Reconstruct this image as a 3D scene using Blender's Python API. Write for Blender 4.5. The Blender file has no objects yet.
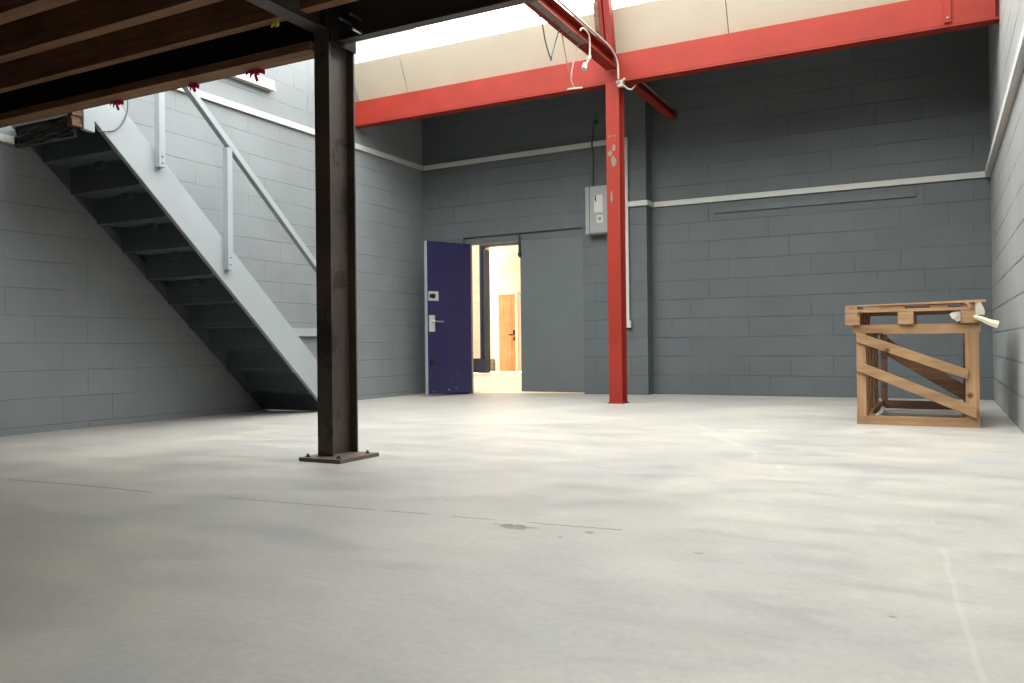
import bpy, bmesh, math, random
from mathutils import Vector, Matrix

random.seed(7)
SC = bpy.context.scene
COL = SC.collection

# ---------------------------------------------------------------- camera
cam_d = bpy.data.cameras.new('camera')
cam_d.sensor_fit = 'HORIZONTAL'
cam_d.sensor_width = 36.0
cam_d.lens = 36.0 * 820.6 / 1024.0
cam_d.clip_start = 0.05
cam_d.clip_end = 200.0
cam = bpy.data.objects.new('camera', cam_d)
COL.objects.link(cam)
_r = Vector((0.88652599, 0.46254801, -0.01100036))
_u = Vector((0.01208738, 0.00061351, 0.99992676))
_f = Vector((-0.46252088, 0.88659403, 0.0050471))
_M = Matrix((( _r.x, _u.x, -_f.x, 0.0), (_r.y, _u.y, -_f.y, 0.0), (_r.z, _u.z, -_f.z, 0.6), (0, 0, 0, 1)))
cam.matrix_world = _M
SC.camera = cam

# ---------------------------------------------------------------- world, sky light, exposure
SC.view_settings.view_transform = 'Standard'
SC.view_settings.look = 'None'
SC.view_settings.gamma = 1.0
SC.view_settings.use_curve_mapping = False
SC.view_settings.exposure = 0.0
SC.cycles.use_denoising = True
SC.cycles.max_bounces = 14
SC.cycles.diffuse_bounces = 8
SC.cycles.transparent_max_bounces = 16
SC.cycles.caustics_reflective = False
SC.cycles.caustics_refractive = False
SC.cycles.sample_clamp_indirect = 8.0

SKY = 11.0
world = bpy.data.worlds.new('overcast_sky')
SC.world = world
world.use_nodes = True
_bg = world.node_tree.nodes['Background']
_bg.inputs[0].default_value = (1.0, 0.988, 0.968, 1)
_bg.inputs[1].default_value = SKY

# roof glazing runs from (y 7.80, z 3.98) up to the ridge; an unseen second one is added behind the ridge to light the foreground
GL0 = Vector((0, 7.82, 3.97)); GL1 = Vector((0, 3.20, 4.55))
GL2 = Vector((0, 2.90, 4.55)); GL3 = Vector((0, 0.50, 4.27))
XL, XR = -6.26, 0.47


def portal(name, c, xdir, ydir, sx, sy):
    d = bpy.data.lights.new(name, 'AREA')
    d.shape = 'RECTANGLE'; d.size = sx; d.size_y = sy
    d.cycles.is_portal = True
    o = bpy.data.objects.new(name, d); COL.objects.link(o)
    xd = Vector(xdir).normalized(); yd = Vector(ydir).normalized(); zd = xd.cross(yd)
    o.matrix_world = Matrix(((xd.x, yd.x, zd.x, c[0]), (xd.y, yd.y, zd.y, c[1]), (xd.z, yd.z, zd.z, c[2]), (0, 0, 0, 1)))
    return o


_gd = (GL1 - GL0)
_gc = (GL0 + GL1) / 2
# emission leaves along local -Z: x = +X, y = towards +Y/down  -> z = up and north, so -Z points down into the room
portal('rooflight_portal', ((XL + XR) / 2, _gc.y - 0.02, _gc.z - 0.05), (1, 0, 0), -_gd, XR - XL, _gd.length)
_g2 = (GL2 - GL3); _c2 = (GL2 + GL3) / 2
portal('rooflight_portal', ((XL + XR) / 2, _c2.y, _c2.z - 0.05), (1, 0, 0), _g2, XR - XL, _g2.length)

# ---------------------------------------------------------------- materials
MATS = {}


def new_mat(name, base, rough=0.6, metal=0.0, spec=0.5):
    m = bpy.data.materials.new(name); m.use_nodes = True
    nt = m.node_tree; b = nt.nodes['Principled BSDF']
    b.inputs['Base Color'].default_value = (*base, 1)
    b.inputs['Roughness'].default_value = rough
    b.inputs['Metallic'].default_value = metal
    b.inputs['Specular IOR Level'].default_value = spec
    MATS[name] = m
    return m, nt, b


def N(nt, typ, **kw):
    n = nt.nodes.new(typ)
    for k, v in kw.items():
        setattr(n, k, v)
    return n


def mathn(nt, op, a, b=None, c=None):
    n = nt.nodes.new('ShaderNodeMath'); n.operation = op
    for i, v in enumerate((a, b, c)):
        if v is None: continue
        if isinstance(v, (int, float)): n.inputs[i].default_value = v
        else: nt.links.new(v, n.inputs[i])
    return n.outputs[0]


def ramp(nt, src, stops):
    n = nt.nodes.new('ShaderNodeValToRGB')
    cr = n.color_ramp
    while len(cr.elements) < len(stops): cr.elements.new(0.5)
    for e, (p, c) in zip(cr.elements, stops):
        e.position = p; e.color = (*c, 1)
    nt.links.new(src, n.inputs[0])
    return n.outputs[0]


def mixc(nt, fac, a, b, mode='MIX'):
    n = nt.nodes.new('ShaderNodeMix'); n.data_type = 'RGBA'; n.blend_type = mode
    if isinstance(fac, (int, float)): n.inputs[0].default_value = fac
    else: nt.links.new(fac, n.inputs[0])
    for i, v in ((6, a), (7, b)):
        if isinstance(v, tuple): n.inputs[i].default_value = (*v, 1)
        else: nt.links.new(v, n.inputs[i])
    return n.outputs[2]


def geom_pos(nt):
    return nt.nodes.new('ShaderNodeNewGeometry').outputs['Position']


def noise(nt, vec, scale, detail=4, rough=0.55, dist=0.0):
    n = nt.nodes.new('ShaderNodeTexNoise')
    n.inputs['Scale'].default_value = scale
    n.inputs['Detail'].default_value = detail
    n.inputs['Roughness'].default_value = rough
    n.inputs['Distortion'].default_value = dist
    if vec is not None: nt.links.new(vec, n.inputs['Vector'])
    return n.outputs['Fac']


def scaled(nt, vec, s):
    n = nt.nodes.new('ShaderNodeMapping')
    n.inputs['Scale'].default_value = s
    nt.links.new(vec, n.inputs['Vector'])
    return n.outputs[0]


def bump(nt, b, h, strength=0.3, dist=0.01):
    n = nt.nodes.new('ShaderNodeBump')
    n.inputs['Strength'].default_value = strength
    n.inputs['Distance'].default_value = dist
    nt.links.new(h, n.inputs['Height'])
    nt.links.new(n.outputs[0], b.inputs['Normal'])
    return n


def block_mat(name, axis, base, row=0.225, zoff=0.0, uoff=0.0, bw=0.45, mort=0.009, rough=0.55, joint=0.84):
    """Painted concrete blockwork: courses follow world z, lengths follow world x or y."""
    m, nt, b = new_mat(name, base, rough, spec=0.35)
    p = geom_pos(nt)
    s = N(nt, 'ShaderNodeSeparateXYZ'); nt.links.new(p, s.inputs[0])
    wob = noise(nt, p, 2.2, 3)
    wz = mathn(nt, 'MULTIPLY_ADD', wob, 0.02, -0.01 + zoff)
    u = mathn(nt, 'ADD', s.outputs['XYZ'.index(axis.upper())], uoff)
    v = mathn(nt, 'ADD', s.outputs[2], wz)
    c = N(nt, 'ShaderNodeCombineXYZ'); nt.links.new(u, c.inputs[0]); nt.links.new(v, c.inputs[1])
    t = N(nt, 'ShaderNodeTexBrick')
    t.offset = 0.5; t.squash = 1.0
    nt.links.new(c.outputs[0], t.inputs['Vector'])
    t.inputs['Scale'].default_value = 1.0
    t.inputs['Mortar Size'].default_value = mort * 0.55
    t.inputs['Mortar Smooth'].default_value = 0.35
    t.inputs['Brick Width'].default_value = bw
    t.inputs['Row Height'].default_value = row
    t.inputs['Color1'].default_value = (0.97, 0.97, 0.97, 1)
    t.inputs['Color2'].default_value = (1.03, 1.03, 1.03, 1)
    t.inputs['Mortar'].default_value = (1, 1, 1, 1)
    big = noise(nt, p, 1.3, 4)
    var = ramp(nt, big, [(0.3, (0.90, 0.90, 0.90)), (0.7, (1.08, 1.08, 1.08))])
    col = mixc(nt, 1.0, tuple(base), t.outputs['Color'], 'MULTIPLY')
    col = mixc(nt, 1.0, col, var, 'MULTIPLY')
    nt.links.new(col, b.inputs['Base Color'])
    fine = noise(nt, p, 60, 5, 0.6)
    # bed joints read clearly in long stretches; most head joints are painted nearly flush
    fz = mathn(nt, 'FRACT', mathn(nt, 'DIVIDE', v, row))
    dz = mathn(nt, 'MULTIPLY', mathn(nt, 'MINIMUM', fz, mathn(nt, 'SUBTRACT', 1.0, fz)), row)
    bed = mathn(nt, 'LESS_THAN', dz, mort * 0.62)
    head = mathn(nt, 'MULTIPLY', t.outputs['Fac'], mathn(nt, 'SUBTRACT', 1.0, bed))
    fill_b = ramp(nt, noise(nt, p, 1.6, 4), [(0.38, (0.22,) * 3), (0.58, (1,) * 3)])
    fill_h = ramp(nt, noise(nt, p, 2.3, 3), [(0.48, (0.10,) * 3), (0.64, (0.85,) * 3)])
    j = mathn(nt, 'ADD', mathn(nt, 'MULTIPLY', mathn(nt, 'MULTIPLY', t.outputs['Fac'], bed), fill_b), mathn(nt, 'MULTIPLY', head, fill_h))
    col = mixc(nt, j, col, tuple(c * joint * 0.86 for c in base))
    nt.links.new(col, b.inputs['Base Color'])
    h = mathn(nt, 'SUBTRACT', mathn(nt, 'MULTIPLY', fine, 0.30), j)
    bump(nt, b, h, 0.8, 0.006)
    return m


def wood_mat(name, dark, light, axis='X', rough=0.7, sc=1.0, knots=True):
    m, nt, b = new_mat(name, light, rough, spec=0.25)
    p = geom_pos(nt)
    st = {'X': (1.2, 22, 22), 'Y': (22, 1.2, 22), 'Z': (22, 22, 1.2)}[axis]
    g = noise(nt, scaled(nt, p, tuple(v * sc for v in st)), 1.0, 5, 0.6, 0.4)
    fine = noise(nt, scaled(nt, p, tuple(v * sc * 3 for v in st)), 1.0, 3, 0.6)
    f = mathn(nt, 'ADD', mathn(nt, 'MULTIPLY', g, 0.7), mathn(nt, 'MULTIPLY', fine, 0.3))
    col = ramp(nt, f, [(0.33, dark), (0.66, light)])
    blot = noise(nt, p, 3.5, 3)
    col = mixc(nt, 1.0, col, ramp(nt, blot, [(0.3, (0.78, 0.76, 0.74)), (0.7, (1.1, 1.1, 1.1))]), 'MULTIPLY')
    if knots:
        v = N(nt, 'ShaderNodeTexVoronoi'); v.inputs['Scale'].default_value = 5.0
        nt.links.new(p, v.inputs['Vector'])
        k = ramp(nt, v.outputs['Distance'], [(0.06, (1,) * 3), (0.13, (0,) * 3)])
        col = mixc(nt, k, col, tuple(c * 0.35 for c in dark))
    nt.links.new(col, b.inputs['Base Color'])
    bump(nt, b, f, 0.25, 0.004)
    return m


def painted(name, base, rough=0.5, chips=None, chip_at=0.66, scale=7.0, var=0.12, spec=0.4):
    m, nt, b = new_mat(name, base, rough, spec=spec)
    p = geom_pos(nt)
    n1 = noise(nt, p, 2.5, 4)
    col = mixc(nt, 1.0, tuple(base), ramp(nt, n1, [(0.3, (1 - var,) * 3), (0.7, (1 + var,) * 3)]), 'MULTIPLY')
    n2 = noise(nt, p, 45, 4)
    if chips:
        n3 = noise(nt, p, scale, 6, 0.7)
        col = mixc(nt, ramp(nt, n3, [(chip_at, (0,) * 3), (chip_at + 0.02, (1,) * 3)]), col, chips)
    nt.links.new(col, b.inputs['Base Color'])
    bump(nt, b, n2, 0.12, 0.002)
    return m


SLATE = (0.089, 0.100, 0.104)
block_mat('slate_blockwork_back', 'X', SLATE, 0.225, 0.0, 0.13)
block_mat('slate_blockwork_left_lit', 'Y', (0.182, 0.196, 0.202), 0.2155, -0.01, 0.1)  # same slate paint, base lightened to stand in for rooflight falling on it
block_mat('slate_blockwork_right_lit', 'Y', (0.285, 0.288, 0.280), 0.225, 0.0, 0.2, mort=0.016, rough=0.45, joint=0.40)  # slate paint again, overhead daylight put into a still paler base
painted('slate_paint', SLATE, 0.5)
painted('door_grey', (0.098, 0.110, 0.110), 0.5, var=0.05)
painted('stair_grey', (0.275, 0.302, 0.312), 0.5, var=0.05)
painted('stair_dark', (0.070, 0.082, 0.092), 0.55, var=0.1)
painted('red_oxide', (0.215, 0.019, 0.010), 0.6, spec=0.2, chips=(0.16, 0.06, 0.04), chip_at=0.70, scale=9.0)
painted('red_rough', (0.19, 0.020, 0.014), 0.6, spec=0.2, chips=(0.12, 0.04, 0.03), chip_at=0.56, scale=14.0)
painted('worn_grey_steel', (0.20, 0.17, 0.14), 0.6, chips=(0.07, 0.05, 0.045), chip_at=0.6)
painted('black_steel', (0.014, 0.012, 0.011), 0.8, var=0.3, spec=0.2)
painted('dark_steel', (0.036, 0.028, 0.023), 0.45, var=0.3)
painted('mill_steel', (0.066, 0.050, 0.040), 0.42, chips=(0.03, 0.02, 0.017), chip_at=0.58, scale=4.0, var=0.3)
painted('plate_steel', (0.13, 0.10, 0.082), 0.45, var=0.2)
painted('white_trunking', (0.46, 0.455, 0.43), 0.5, var=0.05)
painted('cream_lining', (0.385, 0.335, 0.258), 0.8, var=0.03, spec=0.1)
painted('roof_sheet', (0.45, 0.45, 0.43), 0.8)
painted('box_grey', (0.25, 0.26, 0.25), 0.45, var=0.04)
painted('paper_white', (0.48, 0.46, 0.43), 0.6, var=0.03)
painted('green_wire', (0.015, 0.07, 0.035), 0.5)
painted('dark_plastic', (0.012, 0.012, 0.013), 0.4)
painted('dark_cable', (0.05, 0.055, 0.05), 0.5)
painted('white_cable', (0.40, 0.345, 0.29), 0.5, var=0.04)
painted('pink_cord', (0.33, 0.20, 0.175), 0.6)
painted('ribbon_red', (0.75, 0.02, 0.11), 0.5)
painted('tag_yellow', (0.55, 0.55, 0.05), 0.5)
painted('film_white', (0.50, 0.455, 0.38), 0.35)
painted('foam_yellow', (0.58, 0.50, 0.33), 0.55)
painted('mortar_rough', (0.045, 0.045, 0.045), 0.9, chips=(0.12, 0.12, 0.115), chip_at=0.60, scale=18)
new_mat('bright_steel', (0.55, 0.56, 0.57), 0.3, 1.0)
new_mat('brushed_plate', (0.62, 0.61, 0.58), 0.35, 0.6)
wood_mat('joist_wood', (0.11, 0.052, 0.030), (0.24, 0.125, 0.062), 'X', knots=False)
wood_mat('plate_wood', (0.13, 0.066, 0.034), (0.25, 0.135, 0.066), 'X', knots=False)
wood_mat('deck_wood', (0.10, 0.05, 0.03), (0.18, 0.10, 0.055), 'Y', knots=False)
wood_mat('pine_x', (0.27, 0.15, 0.072), (0.44, 0.275, 0.148), 'X')
wood_mat('pine_y', (0.26, 0.145, 0.07), (0.42, 0.255, 0.138), 'Y')
wood_mat('pine_z', (0.28, 0.155, 0.075), (0.45, 0.275, 0.15), 'Z')
wood_mat('pine_pallet', (0.30, 0.165, 0.085), (0.50, 0.315, 0.175), 'X')
wood_mat('stack_wood', (0.07, 0.035, 0.025), (0.17, 0.095, 0.06), 'X', knots=False)
wood_mat('oak_door', (0.46, 0.245, 0.11), (0.60, 0.34, 0.165), 'Z', knots=False)
# the room beyond
block_mat('cream_blockwork', 'X', (0.80, 0.70, 0.55), 0.225)
painted('cream_plaster', (0.80, 0.71, 0.58), 0.8, var=0.02)
painted('navy_paint', (0.014, 0.022, 0.05), 0.5)
painted('blue_steel', (0.035, 0.05, 0.08), 0.5)


def blue_door_mat():
    m, nt, b = new_mat('ultramarine_paint', (0.012, 0.010, 0.07), 0.42, spec=0.4)
    p = geom_pos(nt)
    n1 = noise(nt, p, 2.0, 4)
    col = mixc(nt, n1, (0.010, 0.0085, 0.042), (0.018, 0.0155, 0.064))
    s = N(nt, 'ShaderNodeSeparateXYZ'); nt.links.new(p, s.inputs[0])
    low = mathn(nt, 'LESS_THAN', s.outputs[2], 0.42)
    sp = noise(nt, p, 16, 3, 0.6)
    mk = mathn(nt, 'MULTIPLY', ramp(nt, sp, [(0.68, (0,) * 3), (0.73, (1,) * 3)]), low)
    col = mixc(nt, mathn(nt, 'MULTIPLY', mk, 0.55), col, (0.35, 0.33, 0.48))
    nt.links.new(col, b.inputs['Base Color'])
    bump(nt, b, noise(nt, p, 30, 3), 0.1, 0.003)


blue_door_mat()


def glazing_mat():
    m = bpy.data.materials.new('roof_glazing'); m.use_nodes = True
    nt = m.node_tree; nt.nodes.clear()
    out = N(nt, 'ShaderNodeOutputMaterial')
    tr = N(nt, 'ShaderNodeBsdfTransparent'); tr.inputs[0].default_value = (0.93, 0.95, 0.95, 1)
    gl = N(nt, 'ShaderNodeBsdfGlossy'); gl.inputs['Roughness'].default_value = 0.25
    mx = N(nt, 'ShaderNodeMixShader'); mx.inputs[0].default_value = 0.06
    nt.links.new(tr.outputs[0], mx.inputs[1]); nt.links.new(gl.outputs[0], mx.inputs[2])
    nt.links.new(mx.outputs[0], out.inputs[0])
    MATS['roof_glazing'] = m


glazing_mat()


def floor_mat():
    m, nt, b = new_mat('concrete_floor', (0.6, 0.57, 0.5), 0.5, spec=0.4)
    p = geom_pos(nt)
    s = N(nt, 'ShaderNodeSeparateXYZ'); nt.links.new(p, s.inputs[0])
    X, Y = s.outputs[0], s.outputs[1]
    a = noise(nt, p, 0.55, 5, 0.6, 0.6)
    c1 = mixc(nt, ramp(nt, a, [(0.35, (0,) * 3), (0.68, (1,) * 3)]), (0.288, 0.274, 0.258), (0.405, 0.375, 0.325))
    # long trowel smears running across the bay
    sm = noise(nt, scaled(nt, p, (1.0, 2.4, 1)), 1.9, 8, 0.68, 0.9)
    c1 = mixc(nt, 1.0, c1, ramp(nt, sm, [(0.3, (0.82, 0.83, 0.85)), (0.5, (1.0, 1.0, 1.0)), (0.70, (1.13, 1.115, 1.075))]), 'MULTIPLY')
    bl = noise(nt, p, 1.7, 5, 0.6, 0.3)
    c1 = mixc(nt, ramp(nt, bl, [(0.52, (0,) * 3), (0.72, (0.55,) * 3)]), c1, (0.275, 0.287, 0.294))
    # fine grit
    g = noise(nt, p, 42, 6, 0.75)
    c1 = mixc(nt, 1.0, c1, ramp(nt, g, [(0.3, (0.90,) * 3), (0.7, (1.08,) * 3)]), 'MULTIPLY')
    # dark specks
    v = N(nt, 'ShaderNodeTexVoronoi'); v.inputs['Scale'].default_value = 3.2
    nt.links.new(p, v.inputs['Vector'])
    spk = mathn(nt, 'MULTIPLY', ramp(nt, v.outputs['Distance'], [(0.020, (1,) * 3), (0.035, (0,) * 3)]),
                ramp(nt, noise(nt, p, 1.1, 2), [(0.48, (0,) * 3), (0.56, (1,) * 3)]))
    c1 = mixc(nt, mathn(nt, 'MULTIPLY', spk, 0.75), c1, (0.12, 0.10, 0.085))

    def line(x0, y0, x1, y1, wid, wob, colr, amt, nsc=5.0, brk=None, base=None):
        """a wandering line on the slab from one point to another"""
        nonlocal c1
        L = math.hypot(x1 - x0, y1 - y0); dx, dy = (x1 - x0) / L, (y1 - y0) / L
        rx = mathn(nt, 'SUBTRACT', X, x0); ry = mathn(nt, 'SUBTRACT', Y, y0)
        al = mathn(nt, 'ADD', mathn(nt, 'MULTIPLY', rx, dx), mathn(nt, 'MULTIPLY', ry, dy))
        ac = mathn(nt, 'ADD', mathn(nt, 'MULTIPLY', rx, -dy), mathn(nt, 'MULTIPLY', ry, dx))
        w = mathn(nt, 'MULTIPLY_ADD', noise(nt, p, nsc, 5, 0.65), wob * 2, -wob)
        d = mathn(nt, 'ABSOLUTE', mathn(nt, 'ADD', ac, w))
        msk = mathn(nt, 'SUBTRACT', 1.0, mathn(nt, 'DIVIDE', d, wid)); msk = mathn(nt, 'MAXIMUM', msk, 0.0)
        msk = mathn(nt, 'MULTIPLY', msk, mathn(nt, 'GREATER_THAN', al, 0.0))
        msk = mathn(nt, 'MULTIPLY', msk, mathn(nt, 'LESS_THAN', al, L))
        if brk:
            msk = mathn(nt, 'MULTIPLY', msk, ramp(nt, noise(nt, p, 3.0, 2), [(brk, (0,) * 3), (brk + 0.06, (1,) * 3)]))
        msk = mathn(nt, 'MINIMUM', mathn(nt, 'MULTIPLY', msk, 2.0 * amt), amt)
        c1 = mixc(nt, msk, c1, colr)

    # the saw-cut crack across the bay
    line(-3.92, 2.345, -2.95, 2.36, 0.008, 0.010, (0.10, 0.085, 0.07), 0.9)
    line(-2.55, 2.40, -0.92, 2.515, 0.007, 0.010, (0.10, 0.085, 0.07), 0.9, brk=0.36)
    line(-2.95, 2.36, -2.55, 2.40, 0.005, 0.010, (0.2, 0.18, 0.15), 0.4, brk=0.45)
    # pale scraped trails
    line(-1.62, 6.05, -1.05, 4.90, 0.030, 0.10, (0.50, 0.475, 0.425), 0.30, 2.2, brk=0.40)
    line(-1.05, 4.90, -0.62, 3.90, 0.022, 0.10, (0.50, 0.475, 0.425), 0.28, 2.2, brk=0.40)
    line(-0.03, 3.10, 0.01, 2.45, 0.009, 0.03, (0.47, 0.455, 0.42), 0.28, 2.2, brk=0.42)
    line(0.005, 2.50, 0.065, 1.60, 0.008, 0.015, (0.47, 0.455, 0.42), 0.30, 1.8)
    line(-4.3, 4.9, -3.3, 5.15, 0.03, 0.06, (0.47, 0.445, 0.40), 0.3, 1.2)

    def spot(x, y, rx_, ry_, colr, amt, sc=14):
        nonlocal c1
        ex = mathn(nt, 'DIVIDE', mathn(nt, 'SUBTRACT', X, x), rx_)
        ey = mathn(nt, 'DIVIDE', mathn(nt, 'SUBTRACT', Y, y), ry_)
        d = mathn(nt, 'SQRT', mathn(nt, 'ADD', mathn(nt, 'MULTIPLY', ex, ex), mathn(nt, 'MULTIPLY', ey, ey)))
        nn = noise(nt, p, sc, 5, 0.7)
        k = mathn(nt, 'SUBTRACT', mathn(nt, 'SUBTRACT', 1.0, d), mathn(nt, 'MULTIPLY_ADD', nn, 2.4, -1.0))
        msk = mathn(nt, 'MINIMUM', mathn(nt, 'MAXIMUM', mathn(nt, 'MULTIPLY', k, 4.0), 0.0), amt)
        c1 = mixc(nt, msk, c1, colr)

    spot(-1.26, 2.42, 0.09, 0.045, (0.10, 0.085, 0.07), 0.85, 30)
    spot(-0.42, 1.66, 0.10, 0.07, (0.32, 0.29, 0.24), 0.6, 26)
    spot(-1.00, 2.44, 0.03, 0.02, (0.12, 0.10, 0.08), 0.8, 40)
    spot(-0.62, 2.33, 0.022, 0.016, (0.18, 0.16, 0.14), 0.6, 60)
    spot(-0.10, 1.97, 0.013, 0.011, (0.10, 0.09, 0.08), 0.7, 60)
    nt.links.new(c1, b.inputs['Base Color'])
    rr = ramp(nt, sm, [(0.3, (0.38,) * 3), (0.7, (0.56,) * 3)])
    nt.links.new(rr, b.inputs['Roughness'])
    bump(nt, b, mathn(nt, 'ADD', g, mathn(nt, 'MULTIPLY', sm, 3.0)), 0.10, 0.004)


floor_mat()


def yard_floor():
    painted('pale_floor', (0.74, 0.68, 0.57), 0.45, var=0.06)


yard_floor()

# ---------------------------------------------------------------- mesh helpers


def bx(bm, x0, x1, y0, y1, z0, z1):
    v = [bm.verts.new(c) for c in ((x0, y0, z0), (x1, y0, z0), (x1, y1, z0), (x0, y1, z0), (x0, y0, z1), (x1, y0, z1), (x1, y1, z1), (x0, y1, z1))]
    for f in ((0, 3, 2, 1), (4, 5, 6, 7), (0, 1, 5, 4), (1, 2, 6, 5), (2, 3, 7, 6), (3, 0, 4, 7)):
        bm.faces.new([v[i] for i in f])
    return v


def hexa(bm, pts):
    """8 points: bottom loop 4, top loop 4."""
    v = [bm.verts.new(c) for c in pts]
    for f in ((0, 3, 2, 1), (4, 5, 6, 7), (0, 1, 5, 4), (1, 2, 6, 5), (2, 3, 7, 6), (3, 0, 4, 7)):
        bm.faces.new([v[i] for i in f])


def prism(bm, poly, place, a0, a1):
    """poly: 2-D outline; place(u, v, a) gives the 3-D point."""
    A = [bm.verts.new(place(u, v, a0)) for u, v in poly]
    B = [bm.verts.new(place(u, v, a1)) for u, v in poly]
    n = len(poly)
    bm.faces.new(A); bm.faces.new(B[::-1])
    for i in range(n):
        bm.faces.new((A[i], B[i], B[(i + 1) % n], A[(i + 1) % n]))
    bmesh.ops.recalc_face_normals(bm, faces=bm.faces[:])


def i_outline(w, h, tf, tw):
    """I section centred on u, from v=0 to v=h"""
    a, t = w / 2, tw / 2
    return [(-a, 0), (a, 0), (a, tf), (t, tf), (t, h - tf), (a, h - tf), (a, h), (-a, h), (-a, h - tf), (-t, h - tf), (-t, tf), (-a, tf)]


def cyl(bm, p0, p1, r0, r1=None, n=14):
    r1 = r0 if r1 is None else r1
    p0, p1 = Vector(p0), Vector(p1); d = (p1 - p0).normalized()
    s = d.orthogonal().normalized(); t = d.cross(s)
    A, B = [], []
    for i in range(n):
        a = 2 * math.pi * i / n; o = s * math.cos(a) + t * math.sin(a)
        A.append(bm.verts.new(p0 + o * r0)); B.append(bm.verts.new(p1 + o * r1))
    for i in range(n):
        bm.faces.new((A[i], A[(i + 1) % n], B[(i + 1) % n], B[i]))
    bm.faces.new(A[::-1]); bm.faces.new(B)


def smooth_path(pts, n=8):
    pts = [Vector(p) for p in pts]
    P = [pts[0]] + pts + [pts[-1]]
    out = []
    for i in range(1, len(P) - 2):
        p0, p1, p2, p3 = P[i - 1:i + 3]
        for k in range(n):
            t = k / n
            out.append(0.5 * ((2 * p1) + (-p0 + p2) * t + (2 * p0 - 5 * p1 + 4 * p2 - p3) * t * t + (-p0 + 3 * p1 - 3 * p2 + p3) * t ** 3))
    out.append(pts[-1])
    return out


def tube(bm, pts, r, n=8):
    pts = [Vector(p) for p in pts]
    rings = []
    up = Vector((0.31, 0.17, 0.93))
    for i, p in enumerate(pts):
        d = (pts[min(i + 1, len(pts) - 1)] - pts[max(i - 1, 0)]).normalized()
        s = d.cross(up)
        if s.length < 1e-3: s = d.orthogonal()
        s.normalize(); t = d.cross(s)
        rings.append([bm.verts.new(p + (s * math.cos(2 * math.pi * k / n) + t * math.sin(2 * math.pi * k / n)) * r) for k in range(n)])
    for a, b in zip(rings, rings[1:]):
        for k in range(n):
            bm.faces.new((a[k], a[(k + 1) % n], b[(k + 1) % n], b[k]))
    bm.faces.new(rings[0][::-1]); bm.faces.new(rings[-1])


def slab(bm, P, Q, wdir, w, ndir, t):
    """a board running P->Q, width w along wdir, thickness t along ndir, P-Q on its centre line"""
    P, Q = Vector(P), Vector(Q); a = Vector(wdir).normalized() * w / 2; b = Vector(ndir).normalized() * t / 2
    hexa(bm, [P - a - b, P + a - b, Q + a - b, Q - a - b, P - a + b, P + a + b, Q + a + b, Q - a + b])
    bmesh.ops.recalc_face_normals(bm, faces=bm.faces[:])


def obj(name, bm, mat, parent=None, bev=0.0, smooth=False):
    if bev:
        bmesh.ops.bevel(bm, geom=[e for e in bm.edges if len(e.link_faces) == 2 and e.calc_face_angle(0) > 0.5], offset=bev, segments=2, affect='EDGES', profile=0.5)
    bmesh.ops.recalc_face_normals(bm, faces=bm.faces[:])
    if parent is not None:
        bmesh.ops.translate(bm, verts=bm.verts[:], vec=-base_of(parent))
    me = bpy.data.meshes.new(name)
    bm.to_mesh(me); bm.free()
    if smooth:
        for p in me.polygons: p.use_smooth = True
    for mm in (mat if isinstance(mat, (list, tuple)) else [mat]):
        me.materials.append(MATS[mm])
    o = bpy.data.objects.new(name, me); COL.objects.link(o)
    if parent is not None: o.parent = parent
    return o


def base_of(o):
    v = Vector((0, 0, 0))
    while o is not None:
        v += o.location; o = o.parent
    return v


def BM(): return bmesh.new()


def boxes(*bs):
    bm = BM()
    for b in bs: bx(bm, *b)
    return bm


def thing(name, label, cat, loc=(0, 0, 0), group=None):
    o = bpy.data.objects.new(name, None); COL.objects.link(o)
    o.empty_display_size = 0.1
    o.location = loc
    return tag(o, label, cat, group)


def tag(o, label, cat, group=None, kind='thing'):
    o['label'] = label; o['category'] = cat; o['kind'] = kind
    if group: o['group'] = group
    return o


def struct(o, label, cat):
    return tag(o, label, cat, None, 'structure')


# ---------------------------------------------------------------- the room shell
Y_REAR = -3.0
YB = 9.56                                  # back wall, right of the pier
P0 = Vector((-6.26, 9.40)); P1 = Vector((-3.30, 9.365))
TD = (P1 - P0).normalized(); ND = Vector((-TD.y, TD.x)); WLEN = (P1 - P0).length
WT = 0.22


def W(s, z, off=0.0):
    """a point on the skewed stretch of back wall: s along it, off behind its face"""
    q = P0 + TD * s + ND * off
    return Vector((q.x, q.y, z))


def dip(x):
    """the slab falls a few centimetres towards the left wall"""
    return -0.040 * min(max((-3.35 - x) / 2.7, 0.0), 1.0)


bm = BM()
xs = [XL - 0.3, -6.05, -5.7, -5.2, -4.7, -4.2, -3.8, -3.35, -2.0, XR + 0.3]
ys = [Y_REAR - 0.3, 9.60]
top = [[bm.verts.new((x, y, dip(x))) for y in ys] for x in xs]
bot = [[bm.verts.new((x, y, -0.2)) for y in ys] for x in xs]
for i in range(len(xs) - 1):
    bm.faces.new((top[i][0], top[i + 1][0], top[i + 1][1], top[i][1]))
    bm.faces.new((bot[i][0], bot[i][1], bot[i + 1][1], bot[i + 1][0]))
    for j in (0, 1):
        bm.faces.new((top[i][j], top[i + 1][j], bot[i + 1][j], bot[i][j]))
for i in (0, -1):
    bm.faces.new((top[i][0], top[i][1], bot[i][1], bot[i][0]))
struct(obj('floor', bm, 'concrete_floor', smooth=False), 'pale grey concrete floor with a thin crack across it', 'floor')

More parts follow.
